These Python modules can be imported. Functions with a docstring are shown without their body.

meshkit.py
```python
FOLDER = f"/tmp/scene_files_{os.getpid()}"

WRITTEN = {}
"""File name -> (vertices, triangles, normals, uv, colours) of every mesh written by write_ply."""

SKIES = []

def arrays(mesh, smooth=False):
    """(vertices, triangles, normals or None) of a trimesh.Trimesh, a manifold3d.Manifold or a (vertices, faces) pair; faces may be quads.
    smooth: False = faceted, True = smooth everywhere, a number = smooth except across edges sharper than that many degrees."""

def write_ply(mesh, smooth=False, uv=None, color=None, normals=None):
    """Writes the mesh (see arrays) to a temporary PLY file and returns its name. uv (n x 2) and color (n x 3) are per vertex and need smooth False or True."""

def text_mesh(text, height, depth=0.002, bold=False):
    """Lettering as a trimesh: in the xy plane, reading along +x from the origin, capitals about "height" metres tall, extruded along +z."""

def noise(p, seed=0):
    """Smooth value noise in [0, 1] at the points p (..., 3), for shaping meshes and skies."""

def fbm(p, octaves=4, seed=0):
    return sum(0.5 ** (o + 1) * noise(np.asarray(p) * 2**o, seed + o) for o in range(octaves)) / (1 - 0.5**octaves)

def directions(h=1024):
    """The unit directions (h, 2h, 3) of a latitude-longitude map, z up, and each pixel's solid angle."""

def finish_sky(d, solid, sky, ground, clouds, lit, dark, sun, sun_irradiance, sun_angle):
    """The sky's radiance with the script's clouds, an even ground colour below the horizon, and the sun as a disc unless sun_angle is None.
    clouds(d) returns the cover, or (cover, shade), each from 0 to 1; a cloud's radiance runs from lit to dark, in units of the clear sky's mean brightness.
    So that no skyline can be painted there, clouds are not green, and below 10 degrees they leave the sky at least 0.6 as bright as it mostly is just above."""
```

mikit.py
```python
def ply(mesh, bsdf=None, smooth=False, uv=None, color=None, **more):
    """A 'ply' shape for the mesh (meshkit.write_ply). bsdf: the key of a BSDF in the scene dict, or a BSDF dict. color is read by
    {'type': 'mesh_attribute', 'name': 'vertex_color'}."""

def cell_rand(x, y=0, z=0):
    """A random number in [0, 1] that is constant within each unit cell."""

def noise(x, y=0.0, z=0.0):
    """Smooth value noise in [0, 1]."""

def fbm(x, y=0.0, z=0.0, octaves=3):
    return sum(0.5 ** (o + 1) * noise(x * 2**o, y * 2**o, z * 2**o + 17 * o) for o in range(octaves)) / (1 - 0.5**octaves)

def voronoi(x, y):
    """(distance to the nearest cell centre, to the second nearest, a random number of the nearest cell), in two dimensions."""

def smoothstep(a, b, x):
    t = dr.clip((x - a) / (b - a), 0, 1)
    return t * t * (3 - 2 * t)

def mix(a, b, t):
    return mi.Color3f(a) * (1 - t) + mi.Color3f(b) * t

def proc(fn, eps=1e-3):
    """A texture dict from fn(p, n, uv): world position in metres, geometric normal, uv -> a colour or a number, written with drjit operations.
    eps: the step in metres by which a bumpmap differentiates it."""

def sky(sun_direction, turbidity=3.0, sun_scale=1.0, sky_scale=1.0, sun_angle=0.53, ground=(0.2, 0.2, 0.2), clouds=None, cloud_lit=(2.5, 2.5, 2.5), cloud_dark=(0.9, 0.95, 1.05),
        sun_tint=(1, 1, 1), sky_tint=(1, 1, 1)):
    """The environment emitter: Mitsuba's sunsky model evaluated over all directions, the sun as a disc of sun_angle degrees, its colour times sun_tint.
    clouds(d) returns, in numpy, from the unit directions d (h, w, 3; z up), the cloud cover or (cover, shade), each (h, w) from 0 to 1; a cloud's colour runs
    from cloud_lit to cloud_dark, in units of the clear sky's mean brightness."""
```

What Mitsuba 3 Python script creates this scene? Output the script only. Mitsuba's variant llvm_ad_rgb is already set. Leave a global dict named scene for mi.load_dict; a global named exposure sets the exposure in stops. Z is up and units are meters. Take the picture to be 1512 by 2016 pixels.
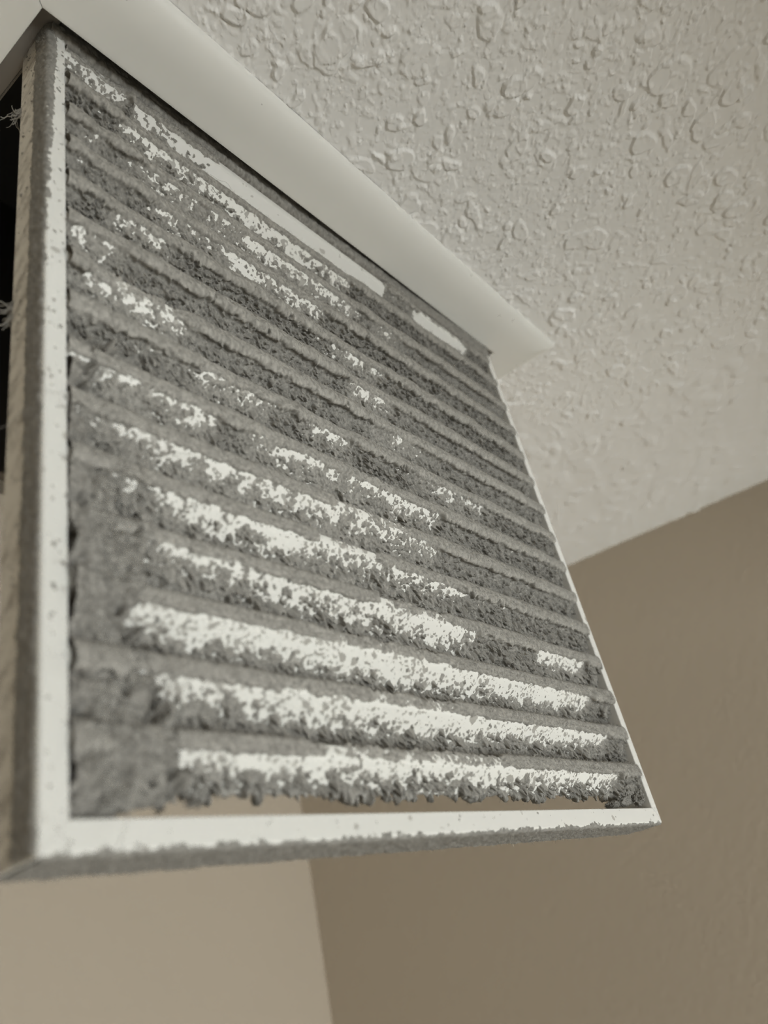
import math
import numpy as np, trimesh, mitsuba as mi, drjit as dr
import mikit, meshkit
from mikit import proc, fbm, noise, smoothstep, mix

T = mi.ScalarTransform4f
scene, labels = {}, {}
exposure = 0.27

# ------------------------------------------------------------------ camera
EYE = np.array([-0.087772, -0.147243, -0.286783])
FWD = np.array([0.75531, 0.492963, 0.43185])
UP = np.array([-0.233529, -0.413243, 0.880167])
scene['camera'] = {
    'type': 'thinlens', 'fov': 52.623, 'fov_axis': 'x', 'near_clip': 0.01, 'far_clip': 50.0,
    'aperture_radius': 0.0016, 'focus_distance': 0.305,
    'to_world': T().look_at(origin=EYE.tolist(), target=(EYE + FWD).tolist(), up=UP.tolist()),
}

# ------------------------------------------------------------------ room size, window light
CZ = 0.0045                               # ceiling height above the vent frame's lower face
X0, X1 = -1.3, 0.7357                     # side walls
Y0, Y1 = -1.75, 0.6266                     # window wall and far wall
FZ = CZ - 2.4
WIN = dict(x0=-0.60, x1=0.62, z0=FZ + 0.70, z1=FZ + 1.90, reveal=0.22)
WINDOW_LIGHT = (10.0, 10.45, 10.45)

# ------------------------------------------------------------------ materials
def two(b):
    return {'type': 'twosided', 'bsdf': b}

def rgb(r, g, b):
    return {'type': 'rgb', 'value': [r, g, b]}

def cloud(x, y, z, f, oct=2):             # noise whose lattice does not show
    x, y, z = x * f, y * f, z * f
    a = fbm(.8 * x - .6 * y + .2 * z, .6 * x + .7 * y - .4 * z, .1 * x + .4 * y + .9 * z, oct)
    b = fbm(.3 * x + .9 * z + 5.2, .9 * x - .3 * y, .5 * y - .6 * z + 2.0, oct)
    return dr.clip(0.5 + 0.72 * (a + b - 1.0), 0, 1)

def enamel(p, n, uv):                     # white enamel of the louvres, flecked with settled specks of lint
    big = fbm(p.x * 60, p.y * 60, p.z * 60, 3)
    sp = cloud(p.x, p.y, p.z, 1000, 2)
    sp2 = cloud(p.x + 1.3, p.y, p.z, 480, 1)
    dens = smoothstep(0.25, 0.75, fbm(p.x * 110 + 5, p.y * 110, p.z * 110, 2))
    spot = dr.maximum(smoothstep(0.70 - 0.16 * dens, 0.79 - 0.16 * dens, sp) * 0.85, smoothstep(0.80 - .12 * dens, 0.86 - .12 * dens, sp2) * 0.8)
    base = mix((0.64, 0.637, 0.60), (0.60, 0.595, 0.56), big)
    return mix(base, (0.24, 0.23, 0.205), spot)

def rail_enamel(p, n, uv):                # the rails are wiped cleaner than the louvres
    sp = cloud(p.x, p.y, p.z, 600, 2)
    sp2 = cloud(p.x + 31, p.y, p.z, 300, 1)
    spot = dr.maximum(smoothstep(0.80, 0.86, sp) * 0.6, smoothstep(0.90, 0.94, sp2) * 0.7)
    return mix((0.58, 0.576, 0.545), (0.29, 0.275, 0.245), spot)

def clean_enamel(p, n, uv):
    sp2 = noise(p.x * 330 + 11, p.y * 330, p.z * 330 + 5)
    return mix((0.675, 0.675, 0.64), (0.26, 0.25, 0.22), smoothstep(0.925, 0.95, sp2) * 0.6)

def dusty_side(p, n, uv):                 # rail sides: painted metal under a thin drifted film of lint
    st = fbm(p.x * 120 + p.z * 90, p.y * 150 - p.z * 60, p.z * 260 + p.y * 200, 3)
    fine = fbm(p.x * 900, p.y * 900, p.z * 900, 2)
    return mix((0.66, 0.63, 0.57), (0.38, 0.355, 0.315), smoothstep(0.42, 0.78, st * 0.75 + fine * 0.3))

def ceil_paint(p, n, uv):
    a = fbm(p.x * 9, p.y * 9, 0.0, 3)
    return mix((0.73, 0.725, 0.70), (0.77, 0.77, 0.75), a)

def plaster_grain(p, n, uv):
    a = cloud(p.x, p.y, 0.0, 300, 2)
    b = cloud(p.x + .7, p.y, 0.0, 620, 2)
    return 0.30 * smoothstep(0.60, 0.68, a) + 0.45 * smoothstep(0.62, 0.72, b) + 0.25 * cloud(p.x, p.y, 0.3, 900, 2)

def wall_paint(p, n, uv):
    a = fbm(p.x * 5, p.y * 5, p.z * 5, 3)
    return mix((0.385, 0.332, 0.262), (0.41, 0.353, 0.280), a)

def orange_peel(p, n, uv):
    return fbm(p.x * 260, p.y * 260, p.z * 260, 3)

scene['enamel'] = two({'type': 'principled', 'base_color': proc(enamel), 'roughness': 0.45, 'specular': 0.4})
scene['rail_enamel'] = two({'type': 'principled', 'base_color': proc(rail_enamel), 'roughness': 0.45, 'specular': 0.4})
scene['clean_enamel'] = two({'type': 'principled', 'base_color': proc(clean_enamel), 'roughness': 0.42, 'specular': 0.4})
scene['dusty_enamel'] = two({'type': 'diffuse', 'reflectance': proc(dusty_side)})
scene['lint'] = two({'type': 'diffuse', 'reflectance': {'type': 'mesh_attribute', 'name': 'vertex_color'}})
scene['ceiling_paint'] = two({'type': 'bumpmap', 'tex': proc(plaster_grain, 3e-4), 'scale': 0.00040,
                              'bsdf': {'type': 'principled', 'base_color': proc(ceil_paint), 'roughness': 0.5, 'specular': 0.35}})
scene['wall_paint'] = two({'type': 'bumpmap', 'tex': proc(orange_peel, 1e-3), 'scale': 0.0006,
                           'bsdf': {'type': 'principled', 'base_color': proc(wall_paint), 'roughness': 0.6, 'specular': 0.3}})
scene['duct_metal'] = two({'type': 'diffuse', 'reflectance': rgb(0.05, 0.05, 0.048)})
scene['throat_metal'] = two({'type': 'diffuse', 'reflectance': rgb(0.22, 0.20, 0.175)})
scene['floor_wood'] = two({'type': 'diffuse', 'reflectance': rgb(0.42, 0.42, 0.41)})
scene['white_trim'] = two({'type': 'diffuse', 'reflectance': rgb(0.8, 0.79, 0.76)})

# ------------------------------------------------------------------ helpers
def put(key, mesh, bsdf, smooth=False, label=None, category=None, kind=None, group=None, **more):
    k, n = key, 0
    while k in scene:
        n += 1
        k = f'{key}_{n:03d}'
    scene[k] = mikit.ply(mesh, bsdf, smooth=smooth, **more)
    d = {a: b for a, b in (('label', label), ('category', category), ('kind', kind), ('group', group)) if b}
    if d:
        labels[k] = d
    return k

def box(x0, x1, y0, y1, z0, z1):
    return trimesh.creation.box(bounds=[[x0, y0, z0], [x1, y1, z1]])

def join(ms):
    return trimesh.util.concatenate(ms)

def grid_faces(n, m, keep=None):
    i, j = np.meshgrid(np.arange(n - 1), np.arange(m - 1), indexing='ij')
    a = i * m + j
    q = np.stack([a, a + m, a + m + 1, a + 1], -1)
    if keep is not None:
        q = q[keep]
    q = q.reshape(-1, 4)
    return np.vstack([q[:, [0, 1, 2]], q[:, [0, 2, 3]]])

def compact(v, f):
    used = np.zeros(len(v), bool)
    used[f.ravel()] = True
    idx = np.cumsum(used) - 1
    return v[used], idx[f]

def sstep(a, b, x):
    t = np.clip((x - a) / (b - a), 0, 1)
    return t * t * (3 - 2 * t)

def fb(x, y, z, scale, oct=3, seed=0):
    x, y, z = np.broadcast_arrays(x / scale, y / scale, z)
    one = meshkit.fbm(np.stack([.8 * x - .6 * y, .6 * x + .8 * y, z], -1), oct, seed)
    two_ = meshkit.fbm(np.stack([.31 * x + .95 * y + 7.3, .95 * x - .31 * y, z + 3.1], -1), oct, seed + 501)
    return np.clip(0.5 + 0.72 * (one + two_ - 1.0), 0, 1)          # two turned lattices hide the noise's grid

# ------------------------------------------------------------------ room shell
def splatter(x0, x1, y0, y1, seed, fine):
    """Random trowelled blobs: (x, y, radius, aspect, angle, height)."""
    g = np.random.default_rng(seed)
    area = (x1 - x0) * (y1 - y0)
    out = []
    for dens, lo, hi, h0, h1, asp in ((2600, .0028, .0085, .0005, .0011, .45), (1300, .0016, .0032, .0004, .0010, .6), (700, .0050, .0130, .0004, .0008, .16)) + (((30000, .0005, .0014, .00022, .00055, .65), (2500, .0018, .0060, .00025, .0005, .10)) if fine else ()):
        n = int(dens * area)
        r = lo * (hi / lo) ** (g.random(n) ** 1.3)
        out.append(np.stack([g.uniform(x0, x1, n), g.uniform(y0, y1, n), r, asp * (1 + g.random(n) * (1 / asp - 1) * .9), g.uniform(0, math.pi, n), g.uniform(h0, h1, n)], -1))
    return np.vstack(out)

def knockdown(xs, ys, blobs):
    """Height in metres (downwards) of the trowelled splatter on the ceiling."""
    x, y = np.meshgrid(xs, ys, indexing='ij')
    z = np.zeros_like(x)
    wx = x + 0.0040 * (fb(x, y, z + 1, 0.006, 2, 5) - 0.5)
    wy = y + 0.0040 * (fb(x, y, z + 2, 0.006, 2, 6) - 0.5)
    h = np.zeros_like(x)
    dx, dy = xs[1] - xs[0], ys[1] - ys[0]
    for bx_, by_, r, asp, ang, hh in blobs:
        R = r * 1.15 + .002
        i0, i1 = max(0, int((bx_ - R - xs[0]) / dx)), min(len(xs), int((bx_ + R - xs[0]) / dx) + 2)
        j0, j1 = max(0, int((by_ - R - ys[0]) / dy)), min(len(ys), int((by_ + R - ys[0]) / dy) + 2)
        if i1 <= i0 or j1 <= j0:
            continue
        a, b = wx[i0:i1, j0:j1] - bx_, wy[i0:i1, j0:j1] - by_
        c, sn = math.cos(ang), math.sin(ang)
        q = np.sqrt(((a * c + b * sn) / r) ** 2 + ((b * c - a * sn) / (r * asp)) ** 2)
        edge = min(0.5, 0.00055 / (r * asp))
        prof = sstep(1.0 + edge / 2, 1.0 - edge, q) * (0.78 + 0.30 * np.clip(q, 0, 1) ** 3)
        w = h[i0:i1, j0:j1]
        np.maximum(w, hh * prof + 0.35 * w * (prof > .05), out=w)
    n4 = fb(x, y, z, 0.03, 2, 4)
    n3 = fb(x, y, z, 0.0034, 2, 3)
    h += 0.00035 * sstep(0.60, 0.72, n3 + .15 * (n4 - .5))
    return 1.35 * h + 0.00012 * (fb(x, y, z, 0.0014, 2, 7) - 0.5) + 0.0008 * (n4 - 0.5)

OPEN = (-0.004, 0.304, -0.004, 0.304)     # hole in the ceiling for the vent
def ceiling_patch(xs, ys, blobs, hole=None):
    x, y = np.meshgrid(xs, ys, indexing='ij')
    zz = CZ - knockdown(xs, ys, blobs) + 0.0005
    v = np.stack([x, y, zz], -1).reshape(-1, 3)
    cx, cy = (xs[:-1] + xs[1:]) / 2, (ys[:-1] + ys[1:]) / 2
    gx, gy = np.meshgrid(cx, cy, indexing='ij')
    keep = ~((gx > OPEN[0]) & (gx < OPEN[1]) & (gy > OPEN[2]) & (gy < OPEN[3]))
    if hole is not None:
        keep &= ~((gx > hole[0]) & (gx < hole[1]) & (gy > hole[2]) & (gy < hole[3]))
    return v, grid_faces(len(xs), len(ys), keep)

fine = (0.0, 0.46, -0.215, 0.030)
near = (-0.32, X1, -0.36, 0.46)
blobs = splatter(near[0] - .01, near[1], near[2] - .01, near[3] + .01, 31, True)
v0, f0 = ceiling_patch(np.linspace(fine[0], fine[1], 720), np.linspace(fine[2], fine[3], 384), blobs)
v1, f1 = ceiling_patch(np.linspace(near[0], near[1], 515), np.linspace(near[2], near[3], 400), blobs, (fine[0] + .004, fine[1] - .004, fine[2] + .003, fine[3] - .003))
v2, f2 = ceiling_patch(np.linspace(X0, X1, 200), np.linspace(Y0, Y1, 230), splatter(X0, X1, Y0, Y1, 32, False), (near[0] + .013, near[1] + 1, near[2] + .013, near[3] - .013))
cv, cf = compact(np.vstack([v0, v1, v2]), np.vstack([f0, f1 + len(v0), f2 + len(v0) + len(v1)]))
put('ceiling', (cv, cf), 'ceiling_paint', True, 'white ceiling with knocked-down splatter plaster texture around the vent', kind='structure')
slab = join([box(X0 - .1, X1 + .1, Y0 - .3, OPEN[2] - .02, CZ + .02, CZ + .1), box(X0 - .1, X1 + .1, OPEN[3] + .02, Y1 + .1, CZ + .02, CZ + .1),
             box(X0 - .1, OPEN[0] - .02, OPEN[2] - .02, OPEN[3] + .02, CZ + .02, CZ + .1), box(OPEN[1] + .02, X1 + .1, OPEN[2] - .02, OPEN[3] + .02, CZ + .02, CZ + .1)])
put('ceiling__slab', slab, 'white_trim')
put('wall_right', box(X1, X1 + .1, Y0, Y1 + .1, FZ, CZ + .02), 'wall_paint', label='brown painted wall on the right, below the textured ceiling', kind='structure')
put('wall_back', box(X0 - .1, X1, Y1, Y1 + .1, FZ, CZ + .02), 'wall_paint', label='lighter brown painted wall behind the hanging grille', kind='structure')
put('wall_left', box(X0 - .1, X0, Y0, Y1, FZ, CZ + .02), 'wall_paint', label='brown painted wall on the left, out of the frame', kind='structure')
W = WIN
yo = Y0 - W['reveal']
put('wall_front', join([box(X0 - .1, W['x0'], yo, Y0, FZ, CZ + .02), box(W['x1'], X1 + .1, yo, Y0, FZ, CZ + .02),
                        box(W['x0'], W['x1'], yo, Y0, FZ, W['z0']), box(W['x0'], W['x1'], yo, Y0, W['z1'], CZ + .02)]),
    'wall_paint', label='brown painted wall with the window, behind the camera', kind='structure')
put('wall_added', box(X0, X1, -0.62, -0.50, CZ - 0.235, CZ + .02), 'wall_paint', label='added unseen wall header that shades the ceiling near the camera', kind='structure')  # added header, out of view, keeps window light off the near ceiling
put('floor', box(X0 - .1, X1 + .1, yo, Y1 + .1, FZ - .1, FZ), 'floor_wood', label='floor of the room, out of the frame', kind='structure')
wm = (W['x0'] + W['x1']) / 2
fr = [box(W['x0'], W['x0'] + .05, yo + .01, yo + .06, W['z0'], W['z1']), box(W['x1'] - .05, W['x1'], yo + .01, yo + .06, W['z0'], W['z1']),
      box(wm - .025, wm + .025, yo + .01, yo + .06, W['z0'] + .05, W['z1'] - .05),
      box(W['x0'] + .05, W['x1'] - .05, yo + .01, yo + .06, W['z0'], W['z0'] + .05), box(W['x0'] + .05, W['x1'] - .05, yo + .01, yo + .06, W['z1'] - .05, W['z1'])]
put('window_1', join(fr), 'white_trim', label='white window frame behind the camera', kind='structure')
for a, b in ((W['x0'] + .05, wm - .025), (wm + .025, W['x1'] - .05)):
    pane = trimesh.Trimesh([[a, yo + .03, W['z0'] + .05], [b, yo + .03, W['z0'] + .05], [b, yo + .03, W['z1'] - .05], [a, yo + .03, W['z1'] - .05]], [[0, 2, 1], [0, 3, 2]], process=False)
    put('window_1__pane', pane, two({'type': 'diffuse', 'reflectance': rgb(.6, .6, .6)}), emitter={'type': 'area', 'radiance': rgb(*WINDOW_LIGHT)})

# ------------------------------------------------------------------ vent frame on the ceiling
S = 0.300                                 # clear opening, square
LZ = -0.0015                              # lower face of the frame
labels['ceiling_vent'] = {'label': 'white square vent frame with rounded outer edges fixed to the textured ceiling', 'category': 'vent frame'}
def flange_profile():
    pts = [(0.0, 0.009), (0.0, LZ + .0008), (0.0003, LZ + .0002), (0.001, LZ)]
    for t in np.linspace(0.06, 0.46, 8):
        pts.append((t, LZ + 0.0004 * t))
    for a in np.linspace(0, math.pi / 2, 14)[1:]:
        pts.append((0.46 + 0.54 * math.sin(a), LZ + .0002 + (CZ - LZ) * (1 - math.cos(a))))
    return pts
def flange_rail(side, w, w0, w1):
    """One mitred rail. w: its own width, w0 and w1: widths of its neighbours."""
    prof = flange_profile()
    rows = []
    for t, z in prof:
        t = t if t <= 1 and t > .005 else t / w
        o = t * w
        a, b = -t * w0 + (.00014 if side == 'front' else 0), S + t * w1 - (.00014 if side == 'left' else 0)
        n = 24
        s = np.linspace(a, b, n)
        if side == 'front': rows.append(np.stack([s, np.full(n, -o), np.full(n, z)], -1))
        if side == 'back': rows.append(np.stack([s[::-1], np.full(n, S + o), np.full(n, z)], -1))
        if side == 'right': rows.append(np.stack([np.full(n, S + o), s, np.full(n, z)], -1))
        if side == 'left': rows.append(np.stack([np.full(n, -o), (S - s), np.full(n, z)], -1))
    v = np.array(rows)
    m, n = v.shape[:2]
    f = grid_faces(m, n)
    vv = v.reshape(-1, 3)
    back = vv + [0, 0, .0]
    caps = []
    for e in (0, n - 1):                  # the cut ends
        ring = [i * n + e for i in range(m)]
        c = len(vv)
        vv = np.vstack([vv, [[vv[ring, 0].mean(), vv[ring, 1].mean(), .009]]])
        caps += [[ring[i], ring[i + 1], c] for i in range(m - 1)]
    return vv, np.vstack([f, caps])
WY, WX = 0.0290, 0.0345
for side, w, a, b in (('front', WY, WX, WX), ('back', WY, WX, WX), ('right', WX, WY, WY), ('left', WX, WY, WY)):
    put('ceiling_vent__frame_rail', flange_rail(side, w, a, b), 'clean_enamel', 40)
LED = 0.010                               # ledge inside the opening, on the three sides away from the hinge
zl = 0.009
put('ceiling_vent__throat_ledge', join([box(0.0002, LED, 0.0, S, zl, zl + .001), box(S - LED, S - .0002, 0.0, S, zl, zl + .001), box(LED, S - LED, S - LED, S - .0002, zl, zl + .001)]),
    'throat_metal', label='dull grey ledge inside the opening')
t = .001
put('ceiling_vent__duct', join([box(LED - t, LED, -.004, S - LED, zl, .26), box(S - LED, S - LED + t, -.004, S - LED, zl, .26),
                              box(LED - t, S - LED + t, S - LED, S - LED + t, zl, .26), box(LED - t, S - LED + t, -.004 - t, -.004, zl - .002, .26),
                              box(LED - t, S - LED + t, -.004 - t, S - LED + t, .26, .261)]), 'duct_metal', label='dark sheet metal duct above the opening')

# ------------------------------------------------------------------ the grille that hangs from the frame
ORG, GS = np.array([0.005744, 0.006632, -0.014029]), 0.975
ROT = np.array([[0.998275, 0.026101, 0.052596], [-0.029101, 0.997944, 0.057104], [-0.050997, -0.058536, 0.996982]])
GW, GTOP, GBOT, GD = 0.2926, -0.030, 0.2625, 0.0183      # width, upper and lower edge (v runs down), depth
RW = dict(left=0.0064, right=0.0056, top=0.0100, bottom=0.0067)
def world(uvd):
    """(u along the hinge, d towards the room, v down the grille) -> world."""
    p = np.asarray(uvd, float)
    return ORG + GS * np.stack([p[..., 0], -p[..., 1], -p[..., 2]], -1) @ ROT.T
labels['vent_grille'] = {'label': 'white louvred vent grille clogged with thick grey dust, hanging open from the ceiling vent frame', 'category': 'vent grille'}

def rail(side):
    own = RW[side]
    e0, e1 = {'left': ('top', 'bottom'), 'right': ('top', 'bottom'), 'top': ('left', 'right'), 'bottom': ('left', 'right')}[side]
    r = 0.0010
    prof = [(own, -GD), (0.0, -GD)] + [(r - r * math.cos(a), -r + r * math.sin(a)) for a in np.linspace(0, math.pi / 2, 6)]
    r2 = 0.0005
    prof += [(own - r2 + r2 * math.sin(a), -r2 + r2 * math.cos(a)) for a in np.linspace(0, math.pi / 2, 4)] + [(own, -GD)]
    n = 30
    rows = []
    for w, d in prof:
        k0, k1 = w / own * RW[e0] + 4e-5, w / own * RW[e1] + 4e-5
        if side in ('left', 'right'):
            s = np.linspace(GTOP + k0, GBOT - k1, n)
            u = w if side == 'left' else GW - w
            rows.append(np.stack([np.full(n, u), np.full(n, d), s], -1))
        else:
            s = np.linspace(k0, GW - k1, n)
            vv = GTOP + w if side == 'top' else GBOT - w
            rows.append(np.stack([s, np.full(n, d), np.full(n, vv)], -1))
    v = np.array(rows)
    m = len(prof)
    f = list(grid_faces(m, n))
    for e in (0, n - 1):
        f += [[e, i * n + e, (i + 1) * n + e] for i in range(1, m - 1)]
    return world(v.reshape(-1, 3)), np.array(f)
rails = {}
for side in ('left', 'right', 'bottom', 'top'):
    rails[side] = put('vent_grille__frame_rail', rail(side), 'rail_enamel', 35)

# ---- dust as geometry: a displaced coat over a profile, plus loose fibres
def resample(poly, step):
    poly = np.asarray(poly, float)
    seg = np.linalg.norm(np.diff(poly, axis=0), axis=1)
    L = np.r_[0, np.cumsum(seg)]
    n = max(4, int(L[-1] / step) + 1)
    s = np.linspace(0, L[-1], n)
    p = np.stack([np.interp(s, L, poly[:, k]) for k in range(2)], -1)
    for _ in range(3):
        p[1:-1] = (p[:-2] + 2 * p[1:-1] + p[2:]) / 4
    t = np.gradient(p, axis=0)
    t /= np.linalg.norm(t, axis=1, keepdims=True)
    nrm = np.stack([t[:, 1], -t[:, 0]], -1)          # for a path that runs down the front (v grows): towards +d
    for _ in range(4):
        nrm[1:-1] = (nrm[:-2] + nrm[1:-1] + nrm[2:]) / 3
    return p, nrm / np.linalg.norm(nrm, axis=1, keepdims=True), s

def lint_colour(tone):
    tone = np.clip(np.asarray(tone, float), 0.05, 0.6)[:, None]
    return tone * np.array([[1.0, 0.965, 0.880]])

def put_lint(key, mesh, *a, **k):
    v, f, c = mesh
    return put(key, trimesh.Trimesh(v, f, process=False), 'lint', True, *a, color=c, **k)

def dust_coat(poly, length, to3, fn, seed, step=0.00032, fibres=0, fib_len=0.0011, droop=0.35):
    """poly: the profile as (d, v) points, drawn out along u in length. fn(U, Sarc, seed) -> (cover 0..1, thickness). Where the cover
    fails the coat dips below the metal and is left out. to3 maps (u, d, v) to the grille's own axes."""
    p, nrm, s = resample(poly, step)
    u = np.arange(length[0], length[1], step)
    U, SS = np.meshgrid(u, s, indexing='ij')
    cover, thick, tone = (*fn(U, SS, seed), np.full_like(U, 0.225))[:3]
    base = np.stack([U, np.broadcast_to(p[:, 0], U.shape), np.broadcast_to(p[:, 1], U.shape)], -1)
    N = np.stack([np.zeros_like(U), np.broadcast_to(nrm[:, 0], U.shape), np.broadcast_to(nrm[:, 1], U.shape)], -1)
    off = np.where(cover > 0, thick * sstep(0, 0.35, cover), 0) - 0.00018 * (1 - sstep(-0.12, 0.06, cover))
    # the clumps lean and sag a little
    v = base + N * off[..., None]
    lean = (fb(U, SS, np.full_like(U, seed), 0.0022, 2, seed + 3) - 0.5) * np.clip(off, 0, None)
    v[..., 0] += 0.3 * lean
    v[..., 2] += 0.25 * np.clip(off, 0, None) * sstep(0.0008, 0.002, off)
    inside = off > -0.00012
    keep = inside[:-1, :-1] | inside[1:, :-1] | inside[:-1, 1:] | inside[1:, 1:]
    tone = tone * (0.56 + .88 * fb(U, SS, np.full_like(U, seed + 9.), 0.0007, 2, seed + 5))
    F = grid_faces(*U.shape, keep)
    vv, f = compact(v.reshape(-1, 3), F)
    used = np.zeros(U.size, bool)
    used[F.ravel()] = True
    col = tone.ravel()[used]
    if fibres:
        g = np.random.default_rng(seed * 7 + 1)
        w = np.clip(cover, 0, 1).ravel() * (off.ravel() > 0.0001)
        c = np.cumsum(w)
        if c[-1] > 1:
            idx = np.searchsorted(c, g.random(fibres) * c[-1])
            idx = np.clip(idx, 0, len(w) - 1)
            o = v.reshape(-1, 3)[idx]
            nn = N.reshape(-1, 3)[idx]
            dirs = nn * (0.25 + 0.6 * g.random((fibres, 1))) + g.normal(0, 0.55, (fibres, 3)) + np.array([0, 0, droop])
            dirs /= np.linalg.norm(dirs, axis=1, keepdims=True)
            ln = 0.8 * fib_len * (0.4 + g.exponential(0.6, (fibres, 1))).clip(0, 2.2)
            sd = np.cross(dirs, g.normal(0, 1, (fibres, 3)))
            sd /= np.linalg.norm(sd, axis=1, keepdims=True)
            wd = 0.000042 * (0.7 + 0.8 * g.random((fibres, 1)))
            a, b, tip = o - sd * wd - nn * 1e-4, o + sd * wd - nn * 1e-4, o + dirs * ln
            k = len(vv) + 3 * np.arange(fibres)[:, None]
            vv = np.vstack([vv, np.stack([a, b, tip], 1).reshape(-1, 3)])
            f = np.vstack([f, np.hstack([k, k + 1, k + 2])])
            col = np.r_[col, np.repeat(tone.ravel()[idx] * 1.15 * np.exp(g.normal(0, 0.38, fibres)), 3)]
    return world(to3(vv)), f, lint_colour(col)

def clumps(U, SS, seed):
    """Three scales of lumps from 0 to 1: round tops, sharp dark valleys."""
    z = np.full_like(U, seed * 3.7)
    wu = U + 0.0016 * (fb(U, SS, z, 0.003, 2, seed + 8) - .5)
    ws = SS + 0.0016 * (fb(U, SS, z, 0.003, 2, seed + 9) - .5)
    def bil(sc, k):
        x = np.abs(2 * fb(wu, ws, z, sc, 1, seed + k) - 1)
        return np.clip(1.5 * x, 0, 1.2) * (1 - .25 * x)
    return fb(U, SS, z, 0.0075, 2, seed), bil(0.0036, 1), 0.55 * bil(0.0017, 2) + 0.45 * bil(0.0009, 4)

LIP, FACE_D, FACE_V = 0.0042, 0.0100, 0.0098
def face(k):                               # the lowest louvre is cut shorter
    return (FACE_D, FACE_V) if k else (0.0076, 0.0072)
U0, U1 = RW['left'] - .0006, GW - RW['right'] + .0006
N_SLAT = 15
def v_of(k):
    return 0.237 - 0.0177 * k - 0.00003 * k * k

def slat(k):
    v0 = v_of(k)
    fd, fv = face(k)
    mid = [(-0.0016, v0 + .0006), (-0.0009, v0 + .0001), (-0.0004, v0 + .0006), (-0.0004, v0 + LIP), (-0.0004 - fd, v0 + LIP + fv)]
    th = 0.0007
    p, nrm, s = resample(mid, 0.0006)
    ring = np.vstack([p, (p - nrm * th)[::-1]])
    n = 40
    u = np.linspace(U0, U1, n)
    v = np.stack([np.stack([np.full(len(ring), x), ring[:, 0], ring[:, 1]], -1) for x in u])      # n x m
    m = len(ring)
    v = np.concatenate([v, v[:, :1]], 1)
    f = list(grid_faces(n, m + 1))
    h = len(p)
    for e in (0, (n - 1) * (m + 1)):
        for i in range(h - 1):
            f += [[e + i, e + i + 1, e + m - 1 - i], [e + i + 1, e + m - 2 - i, e + m - 1 - i]]
    return world(v.reshape(-1, 3)), np.array(f)

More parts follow.
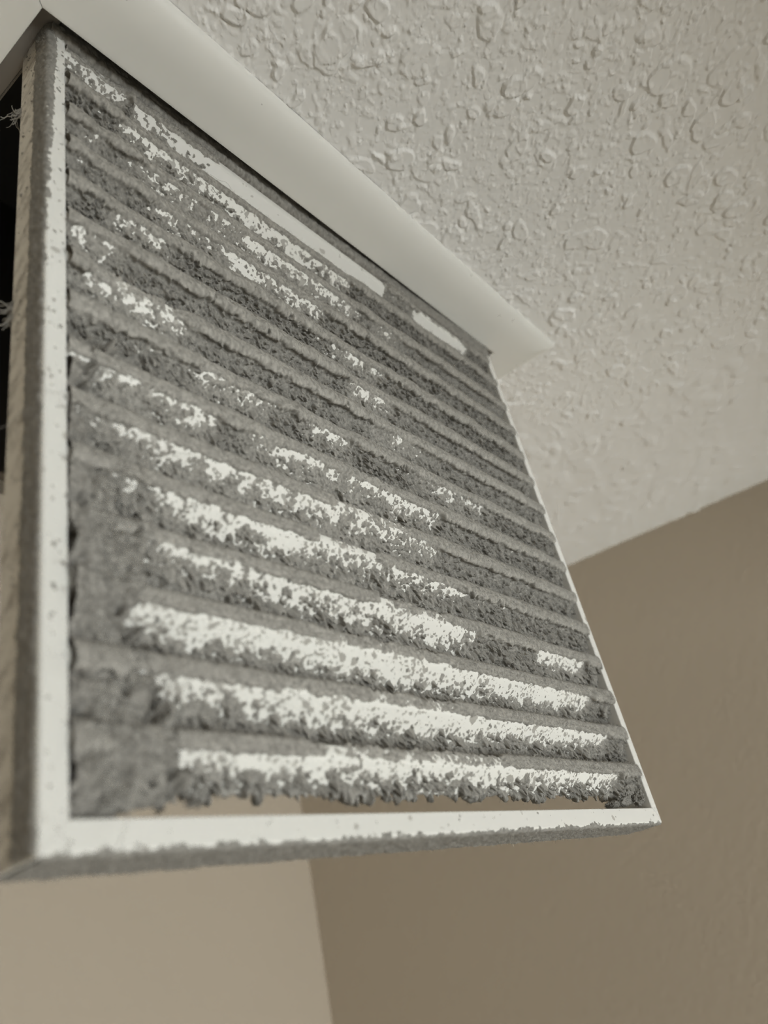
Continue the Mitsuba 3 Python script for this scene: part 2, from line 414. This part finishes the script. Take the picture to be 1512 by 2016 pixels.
# how far down each louvre face the bare white metal shows (share of the face), and how broken up that white is, along u in millimetres
BARE = {
    0: [(0, 0, 0), (27, 0, .3), (34, .35, .8), (75, .42, .7), (120, .4, .7), (154, .45, .6), (230, .42, .5), (258, .36, .5), (266, 0, .2)],
    1: [(0, 0, 0), (18, .03, .5), (25, .12, .9), (41, .2, 1), (53, .32, .9), (75, .46, .6), (90, .52, .5), (125, .55, .5), (179, .42, .5), (235, .4, .4), (262, .3, .4), (270, 0, .2)],
    2: [(0, 0, 0), (13, .1, .3), (18, .55, .7), (53, .52, .6), (90, .55, .5), (120, .62, .5), (150, .62, .8), (175, .5, .8), (208, .5, .6), (235, .45, .5), (258, .38, .5), (266, 0, .3)],
    3: [(0, 0, .3), (14, .18, .8), (22, .2, .8), (30, .12, .9), (54, .12, .9), (72, .4, 1), (92, .45, 1.1), (125, .5, 1.1), (150, .6, .9), (172, .45, .9), (180, .03, .6), (225, .02, .5), (230, .4, .4), (266, .35, .4), (272, 0, .2)],
    4: [(0, .02, .5), (15, .05, .6), (35, .08, .8), (48, .35, .9), (60, .45, .8), (90, .38, .9), (98, .14, 1), (118, .1, 1), (142, .3, 1.1), (168, .25, 1.1), (176, .03, .6), (290, .02, .5)],
    5: [(0, .03, .7), (24, .08, .8), (40, .2, .9), (55, .35, .8), (76, .3, .8), (90, .32, .9), (112, .2, 1), (121, .12, 1.1), (160, .22, 1.1), (170, .02, .6), (290, .0, .5)],
    6: [(0, .05, .7), (17, .15, .8), (33, .22, .9), (51, .28, .9), (60, .0, .6), (72, .06, .8), (85, .2, 1), (96, .15, .9), (105, .12, .9), (121, .08, .8), (146, .3, 1), (170, .25, 1), (178, .02, .5), (290, 0, .4)],
    7: [(0, -.02, .6), (50, .04, .8), (60, .14, .8), (70, .12, .8), (80, .08, .8), (95, .0, .5), (108, .1, .8), (122, .1, .8), (130, -.02, .5), (170, .05, .6), (200, .1, .6), (230, .02, .5), (290, .0, .4)],
    8: [(0, -.02, .5), (12, .0, .6), (18, .24, .8), (42, .26, .8), (50, .04, .7), (60, -.02, .4), (130, -.02, .5), (160, .1, .6), (190, 0, .5), (290, 0, .4)],
    9: [(0, -.02, .5), (11, .08, .8), (22, .08, .8), (30, .02, .7), (44, -.02, .6), (130, -.02, .4), (142, .22, .7), (155, .22, .7), (165, 0, .4), (290, 0, .4)],
    10: [(0, -.02, .5), (22, .02, .7), (30, .16, .8), (42, .14, .8), (50, -.02, .4), (110, -.02, .4), (130, .05, .6), (155, .1, .6), (170, -.02, .4), (290, 0, .4)],
    11: [(0, -.02, .5), (40, .02, .6), (46, .14, .7), (58, .08, .7), (70, .08, .8), (80, .25, 1), (120, .28, 1), (130, 0, .5), (150, -.02, .4), (290, 0, .4)],
    12: [(0, -.02, .5), (15, .02, .7), (19, .1, .8), (25, .0, .6), (34, .02, .7), (44, .14, .8), (58, .12, .8), (66, .05, .8), (76, .25, 1), (120, .3, 1), (150, .2, .9), (158, .0, .6), (178, .1, .7), (190, 0, .5), (290, 0, .4)],
    13: [(0, -.02, .5), (28, .0, .6), (35, .32, .6), (58, .28, .6), (68, .3, .7), (80, .45, .7), (122, .45, .7), (148, .35, .8), (156, .0, .7), (170, -.02, .5), (290, 0, .4)],
    14: [(0, .1, .5), (8, .28, .6), (28, .22, .6), (34, .0, .5), (40, .3, .5), (66, .35, .5), (76, .6, .3), (80, 1.35, .02), (182, 1.35, .02), (189, .05, .3), (212, .05, .3), (220, .7, .3), (258, .5, .4), (266, 0, .3), (290, 0, .3)],
}
# bare stretches of the upright lips: (from, to, share) along u in millimetres
LIP_BARE = {0: [(75, 170, .55)], 1: [(70, 78, .4), (105, 150, .45)], 2: [(85, 150, .4)], 3: [(30, 60, .3), (120, 160, .5)], 4: [(95, 125, .75)], 5: [(108, 150, .6)], 6: [(120, 150, .35)],
            8: [(15, 45, .5)], 11: [(70, 128, .1)], 12: [(70, 128, .15)], 13: [(30, 58, .12)], 14: [(8, 30, .5), (78, 186, .95), (218, 258, .6)]}

def slat_dust(k):
    rows = np.array(BARE[k], float)
    v0 = v_of(k)
    e = 0.0004
    fd, fv = face(k)
    poly = [(-0.0018, v0 + .0002), (-0.0009, v0 - .0002), (e - .0006, v0 + .0006), (e - .0006, v0 + LIP), (e - .0006 - fd, v0 + LIP + fv + .0003),
            (-fd - .0010, v0 + LIP + fv - .0004), (-fd - .0002, v0 + LIP + fv - .0022)]
    s_lip, s_face = 0.0016 + LIP, math.hypot(fd, fv)
    def fn(U, SS, seed):
        um = U * 1000
        bare = np.interp(um, rows[:, 0], rows[:, 1])
        broken = np.interp(um, rows[:, 0], rows[:, 2])
        a, b, c = clumps(U, SS, seed)
        t = np.clip((SS - s_lip) / s_face, -1, 1.2)                     # 0 at the bend, 1 at the lower edge
        zz = np.full_like(U, seed + .5)
        big = fb(U, SS * 1.3, zz, 0.0050, 2, seed + 11)
        mid = fb(U, SS * 1.2, zz, 0.0018, 2, seed + 13)
        fine = fb(U, SS, zz, 0.0008, 2, seed + 12)
        heavy = sstep(0.12, -0.02, bare)
        clean = sstep(0.9, 1.2, bare)
        # lower face: the share below the bare stretch is covered, its edge ragged, the white flecked ever more towards it
        cov_face = (t - bare) * 1.35 + (big - 0.5) * (0.5 + 0.9 * broken) + (mid - 0.5) * (1.0 + 1.5 * broken) * (1 - .8 * clean) + (fine - 0.5) * (0.5 + 0.6 * broken) * (1 - .8 * clean) + 0.40 * heavy
        cov_face -= 0.12 + (0.07 if k < 3 else 0.0)
        if k == 0:
            cov_face += (1.9 * (mid - .5) - .30) * sstep(.35, .7, t) * sstep(30, 40, um)
        # lip: a fine even fur
        lb = np.zeros_like(U)
        for u0, u1, share in LIP_BARE.get(k, []):
            lb = np.maximum(lb, share * sstep(u0 - 4, u0 + 2, um) * sstep(u1 + 4, u1 - 2, um))
        cov_lip = 0.60 - 1.15 * lb + (big - 0.5) * 0.8 + (mid - 0.5) * 0.8 + (fine - 0.5) * 0.5
        w = sstep(-0.10, 0.06, t + (b - .5) * .10 - .10 * heavy)
        cover = cov_lip * (1 - w) + cov_face * w
        ends = 1 - 0.6 * sstep(262, 284, um)
        lipthick = (0.00035 + 0.0007 * a + 0.00025 * c + heavy * (0.0006 + 0.0026 * a * sstep(-.45, -.05, t)) * ends)
        facethick = (0.0003 + (0.0019 if k else 0.0012) * sstep(0.0, 0.9, t)) * (0.05 + 0.7 * a + 1.35 * b) + (0.0013 + 0.0014 * heavy) * (c - 0.45)
        facethick *= 1 + 0.45 * heavy
        if k == 0:
            facethick *= 1 - 0.75 * sstep(.75, 1.0, t) * sstep(.50, .40, big)
        wad = sstep(36, 20, um) * sstep(5.5, 3.5, np.full_like(U, k))
        facethick += 0.0016 * wad * a
        thick = lipthick * (1 - w) + np.clip(facethick, 0.00012, None) * w
        return cover, thick, 0.275 * (1 - w) + (0.215 + 0.035 * (1 - heavy)) * w  # shade of the pits put into the tone: lips paler, face clumps darker
    step = 0.00034
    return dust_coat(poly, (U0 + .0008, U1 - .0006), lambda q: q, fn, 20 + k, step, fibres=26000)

for k in range(N_SLAT):
    s = put('vent_grille__slat', slat(k), 'enamel' if k < 14 else 'rail_enamel', 40)
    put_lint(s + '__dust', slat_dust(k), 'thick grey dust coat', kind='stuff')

# dust on the rails. Profiles are (a, v): for the upright rails "u" of the coat runs down the grille
def rail_dust(side):
    def fn_band(wide, ragged, th, start):
        def fn(U, SS, seed):
            a, b, c = clumps(U, SS, seed)
            big = fb(U, SS, np.full_like(U, seed + .5), 0.006, 3, seed + 11)
            fine = fb(U, SS, np.full_like(U, seed + .5), 0.0012, 3, seed + 12)
            up = sstep(.15, -.02, U)
            x = (SS - start - .0017 * up) / (wide + .0012 * up)
            cover = 0.9 - np.abs(x) ** 1.5 * 0.9 + (big - .5) * ragged * 1.4 + (fine - .5) * ragged * 1.6
            return np.maximum(cover, (fine - 0.70 + .05 * up) * 2.5), th * (0.35 + 0.7 * a + 0.5 * b) + 0.0005 * (c - .5)
        return fn
    if side == 'left':                    # on the outer side near the front edge; profile in (d, -u)
        poly = [(-0.0170, -0.00008), (-0.0009, -0.00008), (0.00006, 0.0008), (0.00006, 0.0062)]
        return dust_coat([(d, w) for d, w in poly][::1], (GTOP + .002, GBOT - .0005), lambda q: np.stack([q[:, 2], q[:, 1], q[:, 0]], -1), fn_band(0.0046, 0.45, 0.0006, 0.0119), 61, 0.00046, 7000, .0008, 0.1)
    if side == 'bottom':                  # underside and the front's lower edge
        poly = [(0.00006, GBOT - .0060), (0.00006, GBOT - .0009), (-0.0009, GBOT + .00008), (-0.0180, GBOT + .00008)]
        def fn(U, SS, seed):
            a, b, c = clumps(U, SS, seed)
            big = fb(U, SS, np.full_like(U, seed + .5), 0.004, 3, seed + 11)
            fine = fb(U, SS, np.full_like(U, seed + .5), 0.0012, 3, seed + 12)
            cover = (SS - 0.0052) / 0.0022 + (big - .5) * 1.3 + (fine - .5) * 1.1
            cover = np.maximum(np.clip(cover, -1, 1), (fine - 0.74) * 2.5)
            return cover, 0.0006 * (0.3 + 0.9 * a + 0.5 * b) + 0.0005 * (c - .5)
        return dust_coat(poly, (.0008, GW - .0004), lambda q: q, fn, 62, 0.00046, 7000, .0009, 0.5)
    if side == 'right':                   # a thin fringe on the outer edge
        poly = [(0.00006, -0.0020), (0.00006, -0.0009), (-0.0009, -0.00008), (-0.0150, -0.00008)]
        def fn(U, SS, seed):
            a, b, c = clumps(U, SS, seed)
            big = fb(U, SS, np.full_like(U, seed + .5), 0.004, 3, seed + 11)
            fine = fb(U, SS, np.full_like(U, seed + .5), 0.0012, 3, seed + 12)
            cover = (SS - 0.0028) / 0.003 + (big - .5) * 1.4 + (fine - .5) * 1.0
            return np.clip(cover, -1, 1), 0.0007 * (0.2 + 0.9 * a + 0.7 * b) + 0.0006 * (c - .5)
        return dust_coat(poly, (GTOP + .002, GBOT - .0005), lambda q: np.stack([GW + q[:, 2], q[:, 1], q[:, 0]], -1), fn, 63, 0.0005, 3500, .0008, 0.0)
    poly = [(0.0001, GTOP), (0.0001, GTOP + .0101), (-0.0012, GTOP + .0108), (-0.0100, GTOP + .0110)]
    def fn(U, SS, seed):                  # top rail: furred all over
        a, b, c = clumps(U, SS, seed)
        fine = fb(U, SS, np.full_like(U, seed + .5), 0.0012, 3, seed + 12)
        return 0.8 + (fine - .5) * 0.8, (0.0012 - .0006 * sstep(.1, .25, U)) * (0.25 + 0.9 * a + 0.7 * b) + 0.0006 * (c - .5)
    return dust_coat(poly, (.0008, GW - .0008), lambda q: q, fn, 64, 0.00046, 7000, .0009, 0.5)
for side in ('left', 'right', 'bottom', 'top'):
    put_lint(rails[side] + '__dust', rail_dust(side), 'grey dust band', kind='stuff')

film = np.array([[-.00004, d, v] for v in np.linspace(GTOP + .001, GBOT - .0002, 60) for d in np.linspace(-GD + .0001, -.0011, 6)])
put(rails['left'] + '__dust_film', (world(film), grid_faces(60, 6)), 'dusty_enamel', False, 'thin streaked film of lint')
# wad of lint in the lower left corner, over the louvre ends
def lint_wad():
    g = np.random.default_rng(5)
    st = 0.00036
    u = np.arange(0.0070, 0.046, st)
    v = np.arange(0.125, 0.2545, st)
    U, V = np.meshgrid(u, v, indexing='ij')
    z = np.zeros_like(U)
    a, b, c = fb(U, V * .6, z, 0.009, 3, 71), fb(U, V, z, 0.0035, 2, 72), fb(U, V, z, 0.0011, 2, 73)
    ph = ((0.237 - V) / 0.0177) % 1.0                 # 0 just below a lip, towards 1 further up the next lip
    edge = 0.0300 - 0.013 * sstep(0.20, 0.135, V) + 0.034 * (a - .5) + .016 * (b - .5)
    cover = (edge - U) / 0.006 + (b - .5) * .6 + (c - .5) * .5 - 0.9 * sstep(0.16, 0.13, V)
    hole = sstep(0.0125, 0.0085, U) * sstep(0.35, 0.05, ph) * sstep(.35, .55, b)
    d = 0.0008 + 0.0070 * (a - .5) + 0.0024 * (b - .5) + 0.0014 * (c - .5) - 0.0055 * (1 - sstep(-.1, .9, cover)) - 0.009 * hole - .0016 * sstep(.45, .15, ph)
    d = np.minimum(d, 0.0032)
    keepv = (cover > 0.02)
    keep = keepv[:-1, :-1] & keepv[1:, :-1] & keepv[:-1, 1:] & keepv[1:, 1:]
    vv, f = compact(np.stack([U, d, V], -1).reshape(-1, 3), grid_faces(*U.shape, keep))
    used = np.zeros(U.size, bool)
    used[grid_faces(*U.shape, keep).ravel()] = True
    wad_tone = (.215 * (.4 + 1.2 * fb(U, V, z + 4, .0009, 2, 75))).ravel()[used]
    n = 12000
    o = vv[g.integers(0, len(vv), n)]
    dirs = g.normal(0, .6, (n, 3)) + [0, .35, .35]
    dirs /= np.linalg.norm(dirs, axis=1, keepdims=True)
    sd = np.cross(dirs, g.normal(0, 1, (n, 3)))
    sd /= np.linalg.norm(sd, axis=1, keepdims=True)
    ln = .0011 * (0.4 + g.exponential(.6, (n, 1))).clip(0, 2.2)
    k = len(vv) + 3 * np.arange(n)[:, None]
    vv = np.vstack([vv, np.stack([o - sd * 5e-5, o + sd * 5e-5, o + dirs * ln], 1).reshape(-1, 3)])
    f = np.vstack([f, np.hstack([k, k + 1, k + 2])])
    tone = np.r_[wad_tone, np.repeat(.26 * np.exp(g.normal(0, .38, n)), 3)]
    return world(vv), f, lint_colour(tone)
put_lint('vent_grille__lint_wad', lint_wad(), 'soft wad of grey lint in the corner', kind='stuff')

def lint_clump(specs, seed):
    """Lumps of lint: (centre (u, d, v), radii) each, lumpy and bristling."""
    g = np.random.default_rng(seed)
    ball = trimesh.creation.icosphere(subdivisions=4 if len(specs) > 1 else 3)
    V, Fc, col, at = [], [], [], 0
    for c, r in specs:
        n = np.array(ball.vertices)
        o = g.uniform(0, 50, 3)
        bump = meshkit.fbm(n * 1.6 + o, 2, seed) - .5
        fine = np.abs(2 * meshkit.fbm(n * 4.5 + o, 2, seed + 1) - 1)
        v = np.array(c) + n * np.array(r) * (0.78 + 0.6 * bump + 0.36 * fine)[:, None]
        V.append(v); Fc.append(np.array(ball.faces) + at); at += len(v)
        col.append(0.22 * g.uniform(.75, 1.25, len(v)))
        m = int(260 * np.mean(r) / .002)
        i = g.integers(0, len(v), m)
        d = n[i] + g.normal(0, .7, (m, 3))
        d /= np.linalg.norm(d, axis=1, keepdims=True)
        sd = np.cross(d, g.normal(0, 1, (m, 3)))
        sd /= np.linalg.norm(sd, axis=1, keepdims=True)
        ln = .0011 * (0.4 + g.exponential(.6, (m, 1))).clip(0, 2)
        V.append(np.stack([v[i] - sd * 5e-5, v[i] + sd * 5e-5, v[i] + d * ln], 1).reshape(-1, 3))
        Fc.append(np.arange(3 * m).reshape(-1, 3) + at); at += 3 * m
        col.append(np.repeat(.26 * np.exp(g.normal(0, .38, m)), 3))
    return world(np.vstack(V)), np.vstack(Fc), lint_colour(np.concatenate(col))
cg = np.random.default_rng(77)
put_lint('vent_grille__lint_clump', lint_clump([((.276, -.0045, .2460), (.0062, .0035, .0048)), ((.2825, -.003, .2500), (.0035, .0035, .0045)), ((.2705, -.005, .2515), (.0055, .003, .0026)),
                                                ((.2600, -.006, .2530), (.0050, .003, .0018)), ((.2835, -.002, .2425), (.0030, .003, .0030))], 41), 'shaggy clump of lint in the lower right corner')
put_lint('vent_grille__lint_clump', lint_clump([((.0105, -.004, .2515), (.0040, .003, .0045)), ((.0160, -.005, .2530), (.0040, .003, .0032)), ((.0215, -.0055, .2505), (.0036, .003, .0030))], 42), 'dark clump of lint hanging in the lower left corner')
for k in range(N_SLAT - 3):               # bristling ends of the louvres at the right-hand rail
    v0 = v_of(k)
    put_lint(f'vent_grille__slat{"_%03d" % k if k else ""}__end_clump', lint_clump([((.2805 + cg.normal(0, .0008), -.0040, v0 + .0085 + cg.normal(0, .0006)), (.0026 + cg.uniform(0, .0014), .0030, .0046 + cg.uniform(0, .001)))], 43 + k))

def tube(pts, r, sides=5):
    p = np.asarray(pts, float)
    tt = np.gradient(p, axis=0)
    tt /= np.linalg.norm(tt, axis=1, keepdims=True) + 1e-12
    a = np.cross(tt, [0.31, 0.2, 0.93])
    a /= np.linalg.norm(a, axis=1, keepdims=True) + 1e-12
    b = np.cross(tt, a)
    ang = np.arange(sides) * 2 * np.pi / sides
    v = p[:, None] + np.broadcast_to(r, (len(p),))[:, None, None] * (np.cos(ang)[None, :, None] * a[:, None] + np.sin(ang)[None, :, None] * b[:, None])
    i, j = np.meshgrid(np.arange(len(p) - 1), np.arange(sides), indexing='ij')
    q = np.stack([i * sides + j, i * sides + (j + 1) % sides, (i + 1) * sides + (j + 1) % sides, (i + 1) * sides + j], -1).reshape(-1, 4)
    return trimesh.Trimesh(v.reshape(-1, 3), np.vstack([q[:, [0, 1, 2]], q[:, [0, 2, 3]]]), process=False)

def strand(start, heading, length, seed, r=0.0001, n=26, wob=0.5):
    g = np.random.default_rng(seed)
    h = np.array(heading, float)
    p = [np.array(start, float)]
    for _ in range(n):
        h = h + g.normal(0, wob, 3) * .35
        h /= np.linalg.norm(h)
        p.append(p[-1] + h * length / n)
    return tube(world(np.array(p)), r * np.linspace(1.2, .6, n + 1))

# tufts trailing off the back edge of the left rail, and loose hairs
def hairs_of(parts, seed):
    m = join(parts)
    return np.array(m.vertices), np.array(m.faces), lint_colour(0.30 * np.ones(len(m.vertices)))

def tuft(v, seed, n=14, ln=0.010):
    g = np.random.default_rng(seed)
    return hairs_of([strand((0.0002, -GD + .001, v + g.normal(0, .0015)), (-.35 + g.normal(0, .3), -0.8, .35 + g.normal(0, .5)), ln * (.4 + .8 * g.random()), seed * 50 + i, .00022 * (.4 + g.random()), 18, .8) for i in range(n)], seed)
rl = rails['left']
put_lint(rl + '__lint_tuft', tuft(0.0105, 3))
put_lint(rl + '__lint_tuft', tuft(0.108, 4, 16, .014))
g = np.random.default_rng(12)
hairs = [strand((g.uniform(.02, .28), .0006, g.uniform(0.0, .25)), (g.normal(), .1, g.normal(0, .5)), g.uniform(.006, .02), 900 + i, .00004, 24, .5) for i in range(40)]
hairs += [strand((g.uniform(.009, .030), .0020, g.uniform(.14, .25)), (g.normal(0, .4), .05, g.normal()), g.uniform(.01, .03), 1900 + i, .00007, 24, .6) for i in range(70)]
put_lint('vent_grille__loose_hairs', hairs_of(hairs, 1), 'fine curled hairs and fibres', kind='stuff')
